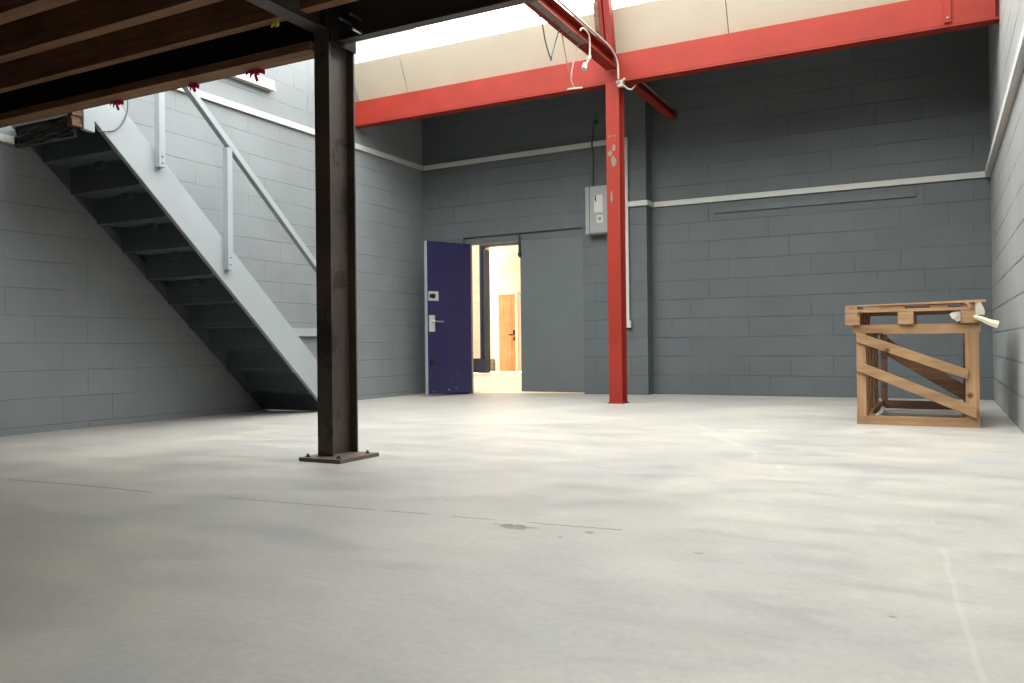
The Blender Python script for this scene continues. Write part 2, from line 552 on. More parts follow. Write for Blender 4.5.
ZT = 4.9
struct(obj('wall_left', boxes((XL - 0.22, XL, Y_REAR, 9.62, -0.1, ZT)), 'slate_blockwork_left_lit'), 'grey painted block wall the staircase climbs along', 'wall')
struct(obj('wall_right', boxes((XR, XR + 0.22, Y_REAR, 9.78, 0.0, ZT)), 'slate_blockwork_right_lit'), 'slate painted block wall, colour lightened for daylight, beside the timber crate', 'wall')
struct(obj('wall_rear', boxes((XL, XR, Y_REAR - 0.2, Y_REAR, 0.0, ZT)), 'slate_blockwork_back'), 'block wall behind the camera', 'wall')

# skewed back wall with the doorway
S_A, S_B = 0.645, 2.369                     # opening in the wall
ZA, ZB = 2.041, 2.053                       # head of the opening, left and right
bm = BM()


def wallpiece(bm, s0, s1, z00, z01, z10, z11):
    """from s0 to s1; bottom z00/z10, top z01/z11"""
    hexa(bm, [W(s0, z00), W(s1, z10), W(s1, z10, WT), W(s0, z00, WT), W(s0, z01), W(s1, z11), W(s1, z11, WT), W(s0, z01, WT)])


wallpiece(bm, 0.0, S_A, -0.1, 3.92, -0.1, 3.92)
wallpiece(bm, S_A, S_B, ZA, 3.92, ZB, 3.92)
wallpiece(bm, S_B, WLEN, -0.1, 3.92, -0.1, 3.92)
struct(obj('wall_back_left', bm, 'slate_blockwork_back'), 'dark slate block wall around the double doorway', 'wall')
struct(obj('wall_back_right', boxes((-3.12, XR + 0.02, YB, YB + WT, 0, 3.92)), 'slate_blockwork_back'), 'dark slate block wall behind the timber crate', 'wall')
struct(obj('wall_pier', boxes((-3.30, -3.07, 9.365, YB + 0.1, 0, 3.92)), 'slate_blockwork_back', bev=0.006), 'narrow slate block pier behind the red post', 'pier')

# roof over the back, lining, roof sheets
struct(obj('ceiling_back', boxes((XL, XR, 7.98, 9.9, 3.92, 4.0)), 'roof_sheet'), 'flat roof deck between red beam and back wall', 'ceiling')
# raked cream lining above the red beam, in boards with open joints
LB = Vector((0, 8.06, 3.54)); LT = Vector((0, 7.86, 4.00))
bm = BM()
for x0, x1 in ((XL, -5.546), (-5.538, -2.98), (-2.972, -1.786), (-1.778, XR)):
    hexa(bm, [(x0, LB.y, LB.z), (x1, LB.y, LB.z), (x1, LB.y + 0.03, LB.z), (x0, LB.y + 0.03, LB.z), (x0, LT.y, LT.z), (x1, LT.y, LT.z), (x1, LT.y + 0.03, LT.z), (x0, LT.y + 0.03, LT.z)])
struct(obj('ceiling_lining', bm, 'cream_lining'), 'steep cream lining boards between red beam and rooflight', 'lining')
bm = BM()
hexa(bm, [(XL, 8.11, 3.54), (XR, 8.11, 3.54), (XR, 8.17, 3.54), (XL, 8.17, 3.54), (XL, 7.90, 4.02), (XR, 7.90, 4.02), (XR, 8.17, 4.02), (XL, 8.17, 4.02)])
struct(obj('ceiling_upstand', bm, 'roof_sheet'), 'roof upstand behind the cream lining', 'ceiling')
bm = BM()
prism(bm, [(3.22, 4.58), (3.22, 4.66), (3.05, 4.69), (2.88, 4.66), (2.88, 4.58), (3.05, 4.61)], lambda u, v, a: (a, u, v), XL - 0.1, XR + 0.1)
struct(obj('ceiling_sheeting', bm, 'roof_sheet'), 'ridge capping between the two rooflights', 'ceiling')

win = thing('window_1', 'full-width white rooflight above the cream lining', 'rooflight', (0, 7.8, 4.06))
win['kind'] = 'structure'
gn = Vector((0, -_gd.z, _gd.y)).normalized() * -1
bm = BM()
g0, g1 = GL0 + Vector((0, 0, 0.03)), GL1 + Vector((0, 0, 0.03))
hexa(bm, [(XL, g0.y, g0.z), (XR, g0.y, g0.z), (XR, g1.y, g1.z), (XL, g1.y, g1.z), (XL, g0.y, g0.z + 0.012), (XR, g0.y, g0.z + 0.012), (XR, g1.y, g1.z + 0.012), (XL, g1.y, g1.z + 0.012)])
obj('pane', bm, 'roof_glazing', win)
obj('window_frame', boxes((XL, XR, 3.14, 3.22, 4.50, 4.60)), 'white_trunking', win)
win2 = thing('added_rooflight', 'unseen added rooflight on the roof slope behind the ridge', 'rooflight', (0, 0.1, 4.9))  # not in view, added to bring daylight onto the near floor
win2['kind'] = 'structure'
bm = BM()
g0, g1 = GL2 + Vector((0, 0, 0.03)), GL3 + Vector((0, 0, 0.03))
hexa(bm, [(XL, g0.y, g0.z), (XR, g0.y, g0.z), (XR, g1.y, g1.z), (XL, g1.y, g1.z), (XL, g0.y, g0.z + 0.012), (XR, g0.y, g0.z + 0.012), (XR, g1.y, g1.z + 0.012), (XL, g1.y, g1.z + 0.012)])
obj('pane', bm, 'roof_glazing', win2)
struct(obj('ceiling_eaves', boxes((XL, XR, Y_REAR - 0.2, 0.52, 4.24, 4.34)), 'roof_sheet'), 'roof strip above the wall behind the camera', 'ceiling')

# ---------------------------------------------------------------- doors
jamb = BM()
# recessed frame: head board and two jambs
HB0, HB1 = 1.948, 1.948


def qpiece(bm, s0, s1, z00, z01, z10, z11, o0, o1):
    hexa(bm, [W(s0, z00, o0), W(s1, z10, o0), W(s1, z10, o1), W(s0, z00, o1), W(s0, z01, o0), W(s1, z11, o0), W(s1, z11, o1), W(s0, z01, o1)])


qpiece(jamb, S_A, S_B, HB0, ZA, HB1, ZB, 0.035, 0.13)
qpiece(jamb, S_A, 0.69, -0.1, HB0, -0.1, HB0, 0.035, 0.13)
struct(obj('trim_doorway', jamb, 'slate_paint'), 'grey recessed frame around the double doorway', 'door frame')

# blue leaf: hinge and free edge
HX = W(0.775, 0, -0.012); FX = Vector((-5.778, 8.752, 0))
bd = (FX - HX).normalized(); bn = Vector((-bd.y, bd.x, 0))
if bn.y < 0: bn = -bn                        # towards the wall
D1 = thing('door_1', 'open ultramarine blue door leaf with a lever handle', 'door', tuple(HX))
D1['kind'] = 'structure'
BL = (FX - HX).length
BT = 0.05


def BD(s, z, o=0.0):
    q = HX + bd * s + bn * o
    return (q.x, q.y, z)


def bdbox(bm, s0, s1, z0, z1, o0, o1):
    hexa(bm, [BD(s0, z0, o0), BD(s1, z0, o0), BD(s1, z0, o1), BD(s0, z0, o1), BD(s0, z1, o0), BD(s1, z1, o0), BD(s1, z1, o1), BD(s0, z1, o1)])


bm = BM(); bdbox(bm, 0, BL - 0.004, -0.008, 1.948, 0, BT)
obj('door_leaf', bm, 'ultramarine_paint', D1, bev=0.003)
bm = BM(); bdbox(bm, BL - 0.004, BL + 0.003, -0.008, 1.948, -0.002, BT + 0.002)
o = obj('edge_strip', bm, 'stair_grey', D1); o['label'] = 'grey painted closing edge'
bm = BM(); bdbox(bm, -0.012, 0.012, 0.0, 1.94, -0.003, 0.02)
o = obj('hinge_edge', bm, 'worn_grey_steel', D1); o['label'] = 'worn reddish hinge edge'
bm = BM(); bdbox(bm, BL - 0.165, BL - 0.02, 1.185, 1.305, -0.012, 0.0)
rim = obj('rim_lock', bm, 'brushed_plate', D1, bev=0.003)
bm = BM(); cyl(bm, BD(BL - 0.085, 1.245, -0.012), BD(BL - 0.085, 1.245, -0.024), 0.032)
bdbox(bm, BL - 0.07, BL - 0.03, 1.22, 1.27, -0.02, -0.012)
obj('lock_cylinder', bm, 'dark_plastic', rim)
bm = BM(); bdbox(bm, BL - 0.11, BL - 0.025, 0.79, 1.0, -0.01, 0.0)
hp = obj('handle_plate', bm, 'brushed_plate', D1, bev=0.003)
bm = BM()
cyl(bm, BD(BL - 0.065, 0.922, 0), BD(BL - 0.065, 0.922, -0.055), 0.010)
tube(bm, smooth_path([BD(BL - 0.065, 0.922, -0.05), BD(BL - 0.10, 0.922, -0.058), BD(BL - 0.215, 0.917, -0.055)]), 0.010)
obj('door_handle', bm, 'bright_steel', hp, smooth=True)
bm = BM(); bdbox(bm, BL - 0.095, BL - 0.05, 0.372, 0.412, -0.03, 0.0)
bdbox(bm, BL - 0.085, BL - 0.06, 0.412, 0.45, -0.012, 0.0)
obj('door_stop', bm, 'dark_plastic', D1, bev=0.002)

# closed grey leaf
D2 = thing('door_2', 'closed plain grey door leaf right of the opening', 'door', tuple(W(S_B, 0, 0.04)))
D2['kind'] = 'structure'
bm = BM(); qpiece(bm, 1.49, S_B - 0.006, 0.011, 1.944, 0.011, 1.944, 0.015, 0.065)
obj('door_leaf', bm, 'door_grey', D2, bev=0.002)
bm = BM(); qpiece(bm, 1.477, 1.50, 1.775, 1.94, 1.775, 1.94, -0.01, 0.014)
cyl(bm, W(1.489, 1.73, 0.0), W(1.489, 2.01, 0.0), 0.012)
cyl(bm, W(1.489, 1.75, 0.0), W(1.489, 1.79, 0.0), 0.026)
obj('shoot_bolt', bm, 'dark_plastic', D2)
bm = BM(); cyl(bm, W(1.476, 1.28, 0.03), W(1.50, 1.28, 0.01), 0.015)
obj('bolt_keep', bm, 'bright_steel', D2)

# ---------------------------------------------------------------- the room beyond the doorway
YF = 16.0


def plain(name, bm, mat, label, cat): return struct(obj(name, bm, mat), label, cat)


bm = BM()
prism(bm, [(-3.0, 9.60), (-3.0, 18.2), (-15.0, 18.2), (-15.0, 9.60)], lambda u, v, a: (u, v, a), -0.2, -0.028)
plain('floor_beyond', bm, 'pale_floor', 'bright floor seen through the open doorway', 'floor')
plain('wall_beyond_left', boxes((-15, -9.0, YF, YF + 0.2, 0, 4.6)), 'cream_blockwork', 'cream block wall seen beside the blue door', 'wall')
plain('wall_beyond_back', boxes((-9.6, -3.0, 16.9, 17.1, 0, 4.6)), 'cream_plaster', 'cream wall with a wooden door seen through the doorway', 'wall')
plain('wall_beyond_side', boxes((-15.2, -15.0, 9.62, 18.2, 0, 4.6)), 'cream_plaster', 'far side wall of the next room', 'wall')
plain('wall_beyond_right', boxes((-3.0, -2.8, 9.82, 18.2, 0, 4.6)), 'cream_plaster', 'near side wall of the next room', 'wall')
plain('ceiling_beyond', boxes((-15, -3, 9.62, 18.2, 4.6, 4.7)), 'cream_plaster', 'ceiling of the next room', 'ceiling')
plain('wall_beyond_front', boxes((-15, -6.26, 9.62, 9.82, -0.1, 4.6)), 'cream_plaster', 'front wall of the next room', 'wall')
bm = BM()
hexa(bm, [W(0, 3.922, 0.1), W(WLEN + 0.3, 3.922, 0.1), W(WLEN + 0.3, 3.922, 0.25), W(0, 3.922, 0.25), W(0, 4.7, 0.1), W(WLEN + 0.3, 4.7, 0.1), W(WLEN + 0.3, 4.7, 0.25), W(0, 4.7, 0.25)])
plain('wall_beyond_over', bm, 'cream_plaster', 'wall above the doorway in the next room', 'wall')
plain('baseboard_beyond', boxes((-12, -9.095, YF - 0.03, YF, 0, 0.32)), 'navy_paint', 'dark blue skirting seen beside the blue door', 'skirting')
pf = thing('portal_frame', 'dark blue steel post and header seen through the doorway', 'steel frame', (-9.0, YF - 0.1, 0))
bm = BM(); bx(bm, -9.05, -8.99, YF - 0.18, YF - 0.001, 0, 2.80); obj('flange', bm, 'navy_paint', pf)
bm = BM(); bx(bm, -8.99, -8.925, YF - 0.14, YF + 0.06, 0, 2.74); obj('web', bm, 'blue_steel', pf)
bm = BM(); bx(bm, -9.05, -7.2, YF - 0.18, YF - 0.001, 2.80, 2.97); obj('header', bm, 'navy_paint', pf)
obj('plinth', boxes((-9.09, -8.90, YF - 0.22, YF - 0.001, 0, 0.30)), 'navy_paint', pf)
D3 = thing('door_3', 'orange wooden door at the end of the next room', 'door', (-8.9, 16.9, 0))
D3['kind'] = 'structure'
obj('door_leaf', boxes((-9.125, -8.80, 16.86, 16.9, 0.01, 1.79)), 'oak_door', D3)
obj('lock_stile', boxes((-8.80, -8.70, 16.865, 16.9, 0.01, 1.79)), 'oak_door', D3)
obj('door_frame', boxes((-9.19, -9.125, 16.85, 16.9, 0, 1.83), (-8.70, -8.64, 16.85, 16.9, 0, 1.83), (-9.125, -8.70, 16.85, 16.9, 1.79, 1.83)), 'cream_plaster', D3)
bm = BM(); bx(bm, -8.76, -8.72, 16.845, 16.865, 0.86, 0.96); bx(bm, -8.76, -8.72, 16.845, 16.865, 0.72, 0.80)
bx(bm, -8.87, -8.73, 16.82, 16.835, 0.84, 0.865); bx(bm, -8.745, -8.73, 16.82, 16.85, 0.84, 0.865)
obj('door_handle', bm, 'dark_plastic', D3)
vent = thing('wall_vent', 'small dark grille low on the cream wall beyond', 'vent', (-9.38, 16.9, 0.15))
obj('frame', boxes((-9.47, -9.445, 16.87, 16.9, 0.0, 0.29), (-9.295, -9.27, 16.87, 16.9, 0.0, 0.29), (-9.445, -9.295, 16.87, 16.9, 0.27, 0.29), (-9.445, -9.295, 16.87, 16.9, 0, 0.02)), 'slate_paint', vent)
obj('grille', boxes(*[(-9.445, -9.295, 16.88, 16.9, 0.03 + 0.03 * k, 0.047 + 0.03 * k) for k in range(8)]), 'navy_paint', vent)
# its own ceiling lights
for i, (x, y) in enumerate(((-8.0, 13.0), (-7.2, 11.2), (-10.5, 14.2))):
    d = bpy.data.lights.new('next_room_light', 'AREA'); d.shape = 'RECTANGLE'; d.size = 1.2; d.size_y = 0.3
    d.energy = 115; d.color = (1.0, 0.96, 0.90)
    o = bpy.data.objects.new('next_room_light', d); COL.objects.link(o); o.location = (x, y, 4.5)

# ---------------------------------------------------------------- red steel frame
PX, PY = -2.925, 7.945
post = thing('red_post', 'red painted steel post standing in front of the slate pier', 'post', (PX, PY, 0))
bm = BM(); prism(bm, i_outline(0.142, 0.15, 0.012, 0.010), lambda u, v, a: (PX + u, 7.87 + v, a), 0.012, 3.265)
obj('shaft', bm, 'red_oxide', post)
obj('base_plate', boxes((PX - 0.085, PX + 0.085, 7.86, 8.03, 0.0, 0.012)), 'red_oxide', post)
random.seed(3)
for (zc, xc, w_, h_) in ((2.60, 0.012, 0.020, 0.045), (2.55, -0.03, 0.025, 0.03), (2.47, 0.005, 0.03, 0.06), (2.72, -0.035, 0.012, 0.012), (2.72, 0.02, 0.012, 0.012), (2.10, -0.02, 0.015, 0.06)):
    bm = BM(); k = 9
    ring = [(PX + xc + w_ * math.cos(2 * math.pi * i / k) * random.uniform(.6, 1.2), 2.0, zc + h_ * math.sin(2 * math.pi * i / k) * random.uniform(.6, 1.2)) for i in range(k)]
    prism(bm, [(a, c) for a, _, c in ring], lambda u, v, a: (u, a, v), 7.8685, 7.8699)
    o = obj('bare_patch', bm, 'plate_steel', post); o['label'] = 'flaked patch of bare metal'

beam = thing('red_beam', 'long red steel beam running the width of the bay on the post', 'beam', (-2.9, 7.95, 3.265))
bm = BM(); prism(bm, i_outline(0.13, 0.285, 0.016, 0.010), lambda u, v, a: (a, 7.955 + u, 3.265 + v), XL + 0.002, XR - 0.002)
obj('i_section', bm, 'red_oxide', beam)
# shallow painted infill board, flush between the flanges on the room side
obj('facing', boxes((XL + 0.002, XR - 0.03, 7.889, 7.949, 3.283, 3.553)), 'red_oxide', beam)
bm = BM(); bx(bm, 0.062, 0.115, 7.868, 7.888, 3.30, 3.62)
st = obj('strap', bm, 'red_oxide', beam, bev=0.003)
for zb_ in (3.335, 3.56):
    bm = BM(); cyl(bm, (0.089, 7.868, zb_), (0.089, 7.858, zb_), 0.011, n=6)
    obj('bolt', bm, 'worn_grey_steel', st)

# tie beam running towards the camera from the top of the post, and its short tail into the wall
tie = thing('red_tie_beam', 'red steel tie beam running overhead from the post top', 'beam', (-2.83, 6, 3.30))


def tie_at(u, v, a): return (-2.920 + u, a, 3.392 + v)


bm = BM(); prism(bm, i_outline(0.122, 0.130, 0.012, 0.010), tie_at, -2.9, 7.865)
obj('i_section', bm, 'red_oxide', tie)
bm = BM(); prism(bm, [(-0.008, -0.004), (0.055, -0.004), (0.055, 0.0), (-0.008, 0.0)], tie_at, 0.5, 7.05)
o = obj('worn_strip', bm, 'worn_grey_steel', tie); o['label'] = 'grey worn strip along the underside'
tail = thing('red_tie_stub', 'short red beam joining the post to the slate pier', 'beam', (-2.83, 8.7, 3.30))
bm = BM(); prism(bm, i_outline(0.095, 0.095, 0.010, 0.009), lambda u, v, a: (-2.785 + u, a, 3.27 + v), 8.025, YB - 0.002)
obj('i_section', bm, 'red_oxide', tail)
bm = BM(); cyl(bm, (-2.722, 8.1, 3.335), (-2.722, YB - 0.05, 3.335), 0.010, n=10)
o = obj('conduit', bm, 'worn_grey_steel', tail, smooth=True); o['label'] = 'thin pale conduit on its right side'

# raked rafter standing on the post head
raf = thing('red_rafter', 'rough red rafter rising against the cream lining', 'rafter', (-2.95, 7.9, 3.5))
bm = BM()


def raf_at(u, v, a):                         # a = height
    k = (a - 3.5) / 0.6
    return (-2.958 + 0.012 * k + u, 7.80 - 0.17 * k + v, a)


prism(bm, [(-0.075, 0), (-0.006, 0), (-0.002, 0.035), (0.010, 0.035), (0.012, 0), (0.075, 0), (0.075, 0.10), (-0.075, 0.10)], raf_at, 3.555, 4.75)
obj('channel', bm, 'red_rough', raf)
bm = BM(); prism(bm, [(-0.088, -0.008), (-0.040, -0.008), (-0.038, 0.02), (-0.088, 0.02)], raf_at, 3.70, 4.02)
o = obj('splice_plate', bm, 'stack_wood', raf); o['label'] = 'worn brown packing piece on its left edge'

# ---------------------------------------------------------------- black steel column and mezzanine
CX0, CX1, CY0, CY1 = -2.978, -2.876, 3.435, 3.650
colm = thing('steel_column', 'dark brown steel column on a bolted base plate', 'column', ((CX0 + CX1) / 2, 3.54, 0))
bm = BM(); prism(bm, i_outline(CX1 - CX0, CY1 - CY0, 0.011, 0.008), lambda u, v, a: ((CX0 + CX1) / 2 + u, CY0 + v, a), 0.02, 2.50)
obj('shaft', bm, 'mill_steel', colm)
bp_ = obj('base_plate', boxes((-3.022, -2.745, 3.335, 3.665, 0.0, 0.02)), 'plate_steel', colm, bev=0.002)
for x, y in ((-2.992, 3.372), (-2.785, 3.372), (-2.785, 3.615), (-2.992, 3.615)):
    bm = BM(); cyl(bm, (x, y, 0.02), (x, y, 0.026), 0.014, n=6); cyl(bm, (x, y, 0.026), (x, y, 0.036), 0.007, n=10)
    obj('bolt', bm, 'mill_steel', colm)
bm = BM(); bx(bm, CX1 + 0.001, CX1 + 0.012, CY0, CY1, 2.235, 2.50)
cl = obj('end_plate', bm, 'black_steel', colm)
MX1 = -1.20                              # unseen right end of the mezzanine, set to let light onto the floor
eb = thing('edge_beam', 'black steel beam along the mezzanine edge over the staircase', 'beam', (-4.4, 3.49, 2.245))
bm = BM(); prism(bm, i_outline(0.10, 0.205, 0.010, 0.007), lambda u, v, a: (a, 3.49 + u, 2.25 + v), XL + 0.002, CX0 - 0.002)
obj('i_section', bm, 'black_steel', eb)
pl = thing('timber_plate', 'rough brown timber plate under the mezzanine edge', 'timber', (-4.4, 3.47, 2.2))
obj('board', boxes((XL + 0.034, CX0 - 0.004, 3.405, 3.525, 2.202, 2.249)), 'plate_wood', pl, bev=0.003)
eb2 = thing('edge_beam', 'dark brown steel edge beam bolted to the right of the column', 'beam', (-1.0, 3.52, 2.22))
bm = BM(); prism(bm, i_outline(0.062, 0.215, 0.011, 0.008), lambda u, v, a: (a, 3.532 + u, 2.260 + v), CX1 + 0.013, MX1)
obj('i_section', bm, 'dark_steel', eb2)
for x, y, z in ((-2.800, 3.475, 2.345), (-2.725, 3.475, 2.352), (-2.712, 3.475, 2.272)):
    bm = BM(); cyl(bm, (x, 3.525, z), (x, 3.43, z), 0.007, n=8)
    obj('bolt', bm, 'bright_steel', eb2)
yb = thing('spine_beam', 'dark steel mezzanine beam running back overhead from the column', 'beam', (-2.935, 1.0, 2.3))
bm = BM(); prism(bm, i_outline(0.10, 0.205, 0.011, 0.008), lambda u, v, a: (-2.936 + u, a, 2.30 + v), Y_REAR + 0.004, CY0 - 0.002)
obj('i_section', bm, 'dark_steel', yb)

G = 'timber joists of the mezzanine'
for x0, x1, y0, y1, lab in (
        (XL + 0.002, -2.990, 3.233, 3.290, 'brown joist left of the spine beam, next to the mezzanine edge'),
        (XL + 0.002, -2.990, 2.875, 2.948, 'brown joist left of the spine beam, second from the mezzanine edge'),
        (XL + 0.002, -2.990, 2.510, 2.602, 'brown joist left of the spine beam, third from the mezzanine edge'),
        (XL + 0.002, -2.990, 2.150, 2.225, 'brown joist at the top left corner of the photo'),
        (-2.882, MX1, 3.215, 3.272, 'brown joist just right of the column head')):
    j = thing('joist', lab, 'joist', (x0, y0, 2.33), G)
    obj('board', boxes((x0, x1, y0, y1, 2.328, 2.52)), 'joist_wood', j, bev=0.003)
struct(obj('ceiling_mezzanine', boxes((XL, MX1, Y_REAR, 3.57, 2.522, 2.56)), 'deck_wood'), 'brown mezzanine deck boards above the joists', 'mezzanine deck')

# bits hanging under the mezzanine edge
Gt = 'red ribbon scraps on the timber plate'


def ribbon(x, sc, lab, seed):
    random.seed(seed)
    t = thing('ribbon_scrap', lab, 'ribbon', (x, 3.47, 2.2), Gt)
    bm = BM()
    cyl(bm, (x, 3.515, 2.201), (x + 0.006, 3.505, 2.180), 0.014 * sc, n=8)
    obj('knot', bm, 'ribbon_red', t)
    for dx, dz, w in ((-0.07 * sc, 0.004, 0.011), (0.06 * sc, -0.010, 0.012), (0.012, -0.045 * sc, 0.011), (-0.04 * sc, -0.02, 0.010)):
        bm = BM()
        P = Vector((x, 3.508, 2.186)); Q = P + Vector((dx, -0.004, dz))
        pts = smooth_path([P, (P + Q) / 2 + Vector((0, -0.012, 0.008)), Q], 5)
        d = Vector((dx, 0, dz)).normalized(); s = Vector((-d.z, 0, d.x)) * w
        A = [bm.verts.new(p + s) for p in pts]; B = [bm.verts.new(p - s) for p in pts]
        A2 = [bm.verts.new(p + s + Vector((0, 0.002, 0))) for p in pts]; B2 = [bm.verts.new(p - s + Vector((0, 0.002, 0))) for p in pts]
        for i in range(len(pts) - 1):
            bm.faces.new((A[i], A[i + 1], B[i + 1], B[i])); bm.faces.new((A2[i], B2[i], B2[i + 1], A2[i + 1]))
            bm.faces.new((A[i], A2[i], A2[i + 1], A[i + 1])); bm.faces.new((B[i], B[i + 1], B2[i + 1], B2[i]))
        bm.faces.new((A[0], B[0], B2[0], A2[0])); bm.faces.new((A[-1], A2[-1], B2[-1], B[-1]))
        obj('tail', bm, 'ribbon_red', t)


ribbon(-4.67, 1.0, 'red ribbon scrap on the plate above the stringer top', 1)
ribbon(-3.975, 0.75, 'red ribbon scrap on the plate where the handrail meets it', 2)
ribbon(-3.47, 1.15, 'red ribbon scrap on the plate near the column', 3)
tg = thing('cable_tag', 'yellow plastic tag hanging from the joist beside the spine beam', 'tag', (-3.09, 3.29, 2.32))
bm = BM(); cyl(bm, (-3.09, 3.262, 2.315), (-3.09, 3.274, 2.318), 0.018, n=10); obj('disc', bm, 'tag_yellow', tg)
bm = BM(); tube(bm, [(-3.09, 3.27, 2.326), (-3.105, 3.265, 2.316), (-3.12, 3.262, 2.30)], 0.006); obj('tie', bm, 'tag_yellow', tg)

# ---------------------------------------------------------------- staircase
SX0, SX1 = -5.403, -5.361                     # outer stringer
SL = 0.912


def low(y): return 0.104 - SL * (y - 6.185)     # lower edge of the stringer


stair = thing('staircase', 'grey painted timber staircase climbing the left wall', 'staircase', (-5.45, 5.0, 0))
outl = [(3.753, 2.170), (3.839, 2.163), (3.839, low(3.839)), (6.342, -0.034), (6.74, -0.034), (6.74, low(6.74) + 0.357 + 0.02), (3.835, low(3.835) + 0.357), (3.753, low(3.835) + 0.357)]
bm = BM(); prism(bm, outl, lambda u, v, a: (a, u, v), SX0, SX1)
obj('stringer', bm, 'stair_grey', stair, bev=0.003)
outl2 = [(3.90, low(3.90) + 0.03), (6.375, -0.038), (6.74, -0.038), (6.74, low(6.74) + 0.25), (3.86, low(3.86) + 0.25)]
bm = BM(); prism(bm, outl2, lambda u, v, a: (a, u, v), XL + 0.003, XL + 0.043)
o = obj('stringer', bm, 'stair_dark', stair); o['label'] = 'dark stringer against the wall'
TX0, TX1 = XL + 0.043, SX0
for k in range(-1, 10):
    z = 2.074 - 0.213 * k; y = 4.00 + 0.2335 * k          # camera-side edge of each tread
    obj('tread', boxes((TX0, TX1, y, y + 0.26, z, z + 0.036)), 'stair_dark', stair, bev=0.003)
    zb = z - 0.176 if k < 9 else -0.030
    obj('riser', boxes((TX0, TX1, y + 0.2335, y + 0.248, zb, z - 0.001)), 'stair_dark', stair)
    xm = TX0 + 0.38
    obj('glue_block', boxes((xm, xm + 0.08, y + 0.175, y + 0.2325, z - 0.055, z - 0.0005)), 'stair_dark', stair)
# handrail, square tube: posts and rail
HXa, HXb = -5.360, -5.306


def railz(y): return 2.312 - 0.872 * (y - 5.073)


bm = BM()
prism(bm, [(3.85, railz(3.85) - 0.027), (6.69, railz(6.69) - 0.027), (6.69, railz(6.69) + 0.043), (3.85, railz(3.85) + 0.043)], lambda u, v, a: (a, u, v), HXa, HXb)
obj('handrail', bm, 'stair_grey', stair, bev=0.004)
for y in (4.37, 5.05, 6.55):
    obj('post', boxes((HXa, HXb, y - 0.027, y + 0.027, low(y) + (0.25 if y < 4.5 else 0.13), railz(y) - 0.030)), 'stair_grey', stair, bev=0.003)
for y in (4.37, 5.05, 6.55):
    for dz in ((0.28, 0.33) if y < 4.5 else (0.17, 0.23)):
        bm = BM(); cyl(bm, (HXb, y, low(y) + dz), (HXb + 0.004, y, low(y) + dz), 0.007, n=8); obj('screw', bm, 'stair_dark', stair)

# built-up landing under the timber plate
ld = thing('landing_packing', 'rough built-up packing between stair head and timber plate', 'packing', (-5.5, 3.5, 2.1))
obj('bearer', boxes((-6.12, -5.43, 3.70, 3.750, 2.266, 2.304)), 'stair_grey', ld, bev=0.002)
bm = BM(); bx(bm, -6.09, -5.43, 3.71, 3.748, 2.117, 2.264)
bmesh.ops.subdivide_edges(bm, edges=bm.edges[:], cuts=7, use_grid_fill=True)
random.seed(11)
for v in bm.verts:
    if v.co.y < 3.715: v.co.y += random.uniform(-0.012, 0.014); v.co.z += random.uniform(-0.006, 0.006)
obj('mortar_fill', bm, 'mortar_rough', ld)
for k in range(5):
    obj('ply_layer', boxes((-5.427 + 0.004 * (k % 2), -5.37 - 0.005 * (k % 3), 3.672, 3.748, 2.181 + 0.025 * k, 2.2045 + 0.025 * k)), 'stack_wood', ld)

# ---------------------------------------------------------------- trunking and pipework on the walls
tr1 = thing('cable_trunking', 'pale trunking running along the left wall above the staircase', 'trunking', (XL, 6.5, 2.86), 'surface wiring trunking')
obj('duct', boxes((XL + 0.001, XL + 0.032, 4.9, 9.37, 3.004, 3.066)), 'white_trunking', tr1, bev=0.004)
tr2 = thing('cable_trunking', 'pale trunking on the back wall above the doorway', 'trunking', tuple(W(1.2, 2.9)), 'surface wiring trunking')
bm = BM(); qpiece(bm, 0.034, WLEN - 0.03, 3.004, 3.066, 3.022, 3.082, -0.030, -0.001)
obj('duct', bm, 'white_trunking', tr2, bev=0.004)
tr3 = thing('cable_trunking', 'vertical white trunking beside the red post ending in a socket', 'trunking', (-3.29, 9.35, 2), 'surface wiring trunking')
obj('duct', boxes((-3.325, -3.285, 9.325, 9.352, 0.885, 3.075)), 'white_trunking', tr3, bev=0.003)
obj('socket', boxes((-3.335, -3.265, 9.315, 9.352, 0.80, 0.886)), 'white_trunking', tr3, bev=0.004)
tr4 = thing('cable_trunking', 'white trunking crossing the pier and the right back wall', 'trunking', (-1.3, YB, 2.25), 'surface wiring trunking')
obj('duct', boxes((-3.03, 0.42, YB - 0.03, YB - 0.001, 2.245, 2.305)), 'white_trunking', tr4, bev=0.004)
obj('pier_duct', boxes((-3.30, -3.045, 9.33, 9.364, 2.245, 2.305)), 'white_trunking', tr4, bev=0.004)
obj('side_duct', boxes((-3.069, -3.04, 9.365, YB - 0.001, 2.245, 2.305)), 'white_trunking', tr4, bev=0.004)
tr5 = thing('cable_trunking', 'white trunking running along the right wall', 'trunking', (XR, 5, 2.25), 'surface wiring trunking')
obj('duct', boxes((XR - 0.05, XR - 0.001, 1.5, YB - 0.002, 2.245, 2.31)), 'white_trunking', tr5, bev=0.004)
tr6 = thing('cable_trunking', 'short white L-shaped trunking on the left wall under the joists', 'trunking', (XL, 3.5, 2.1), 'surface wiring trunking')
obj('duct', boxes((XL + 0.001, XL + 0.03, 2.55, 3.870, 2.181, 2.234)), 'white_trunking', tr6, bev=0.003)
obj('riser_duct', boxes((XL + 0.001, XL + 0.03, 3.827, 3.870, 2.2345, 2.335)), 'white_trunking', tr6, bev=0.003)
bt = thing('wall_ledge', 'short white ledge high on the left wall above the trunking', 'ledge', (XL, 5.6, 3.15))
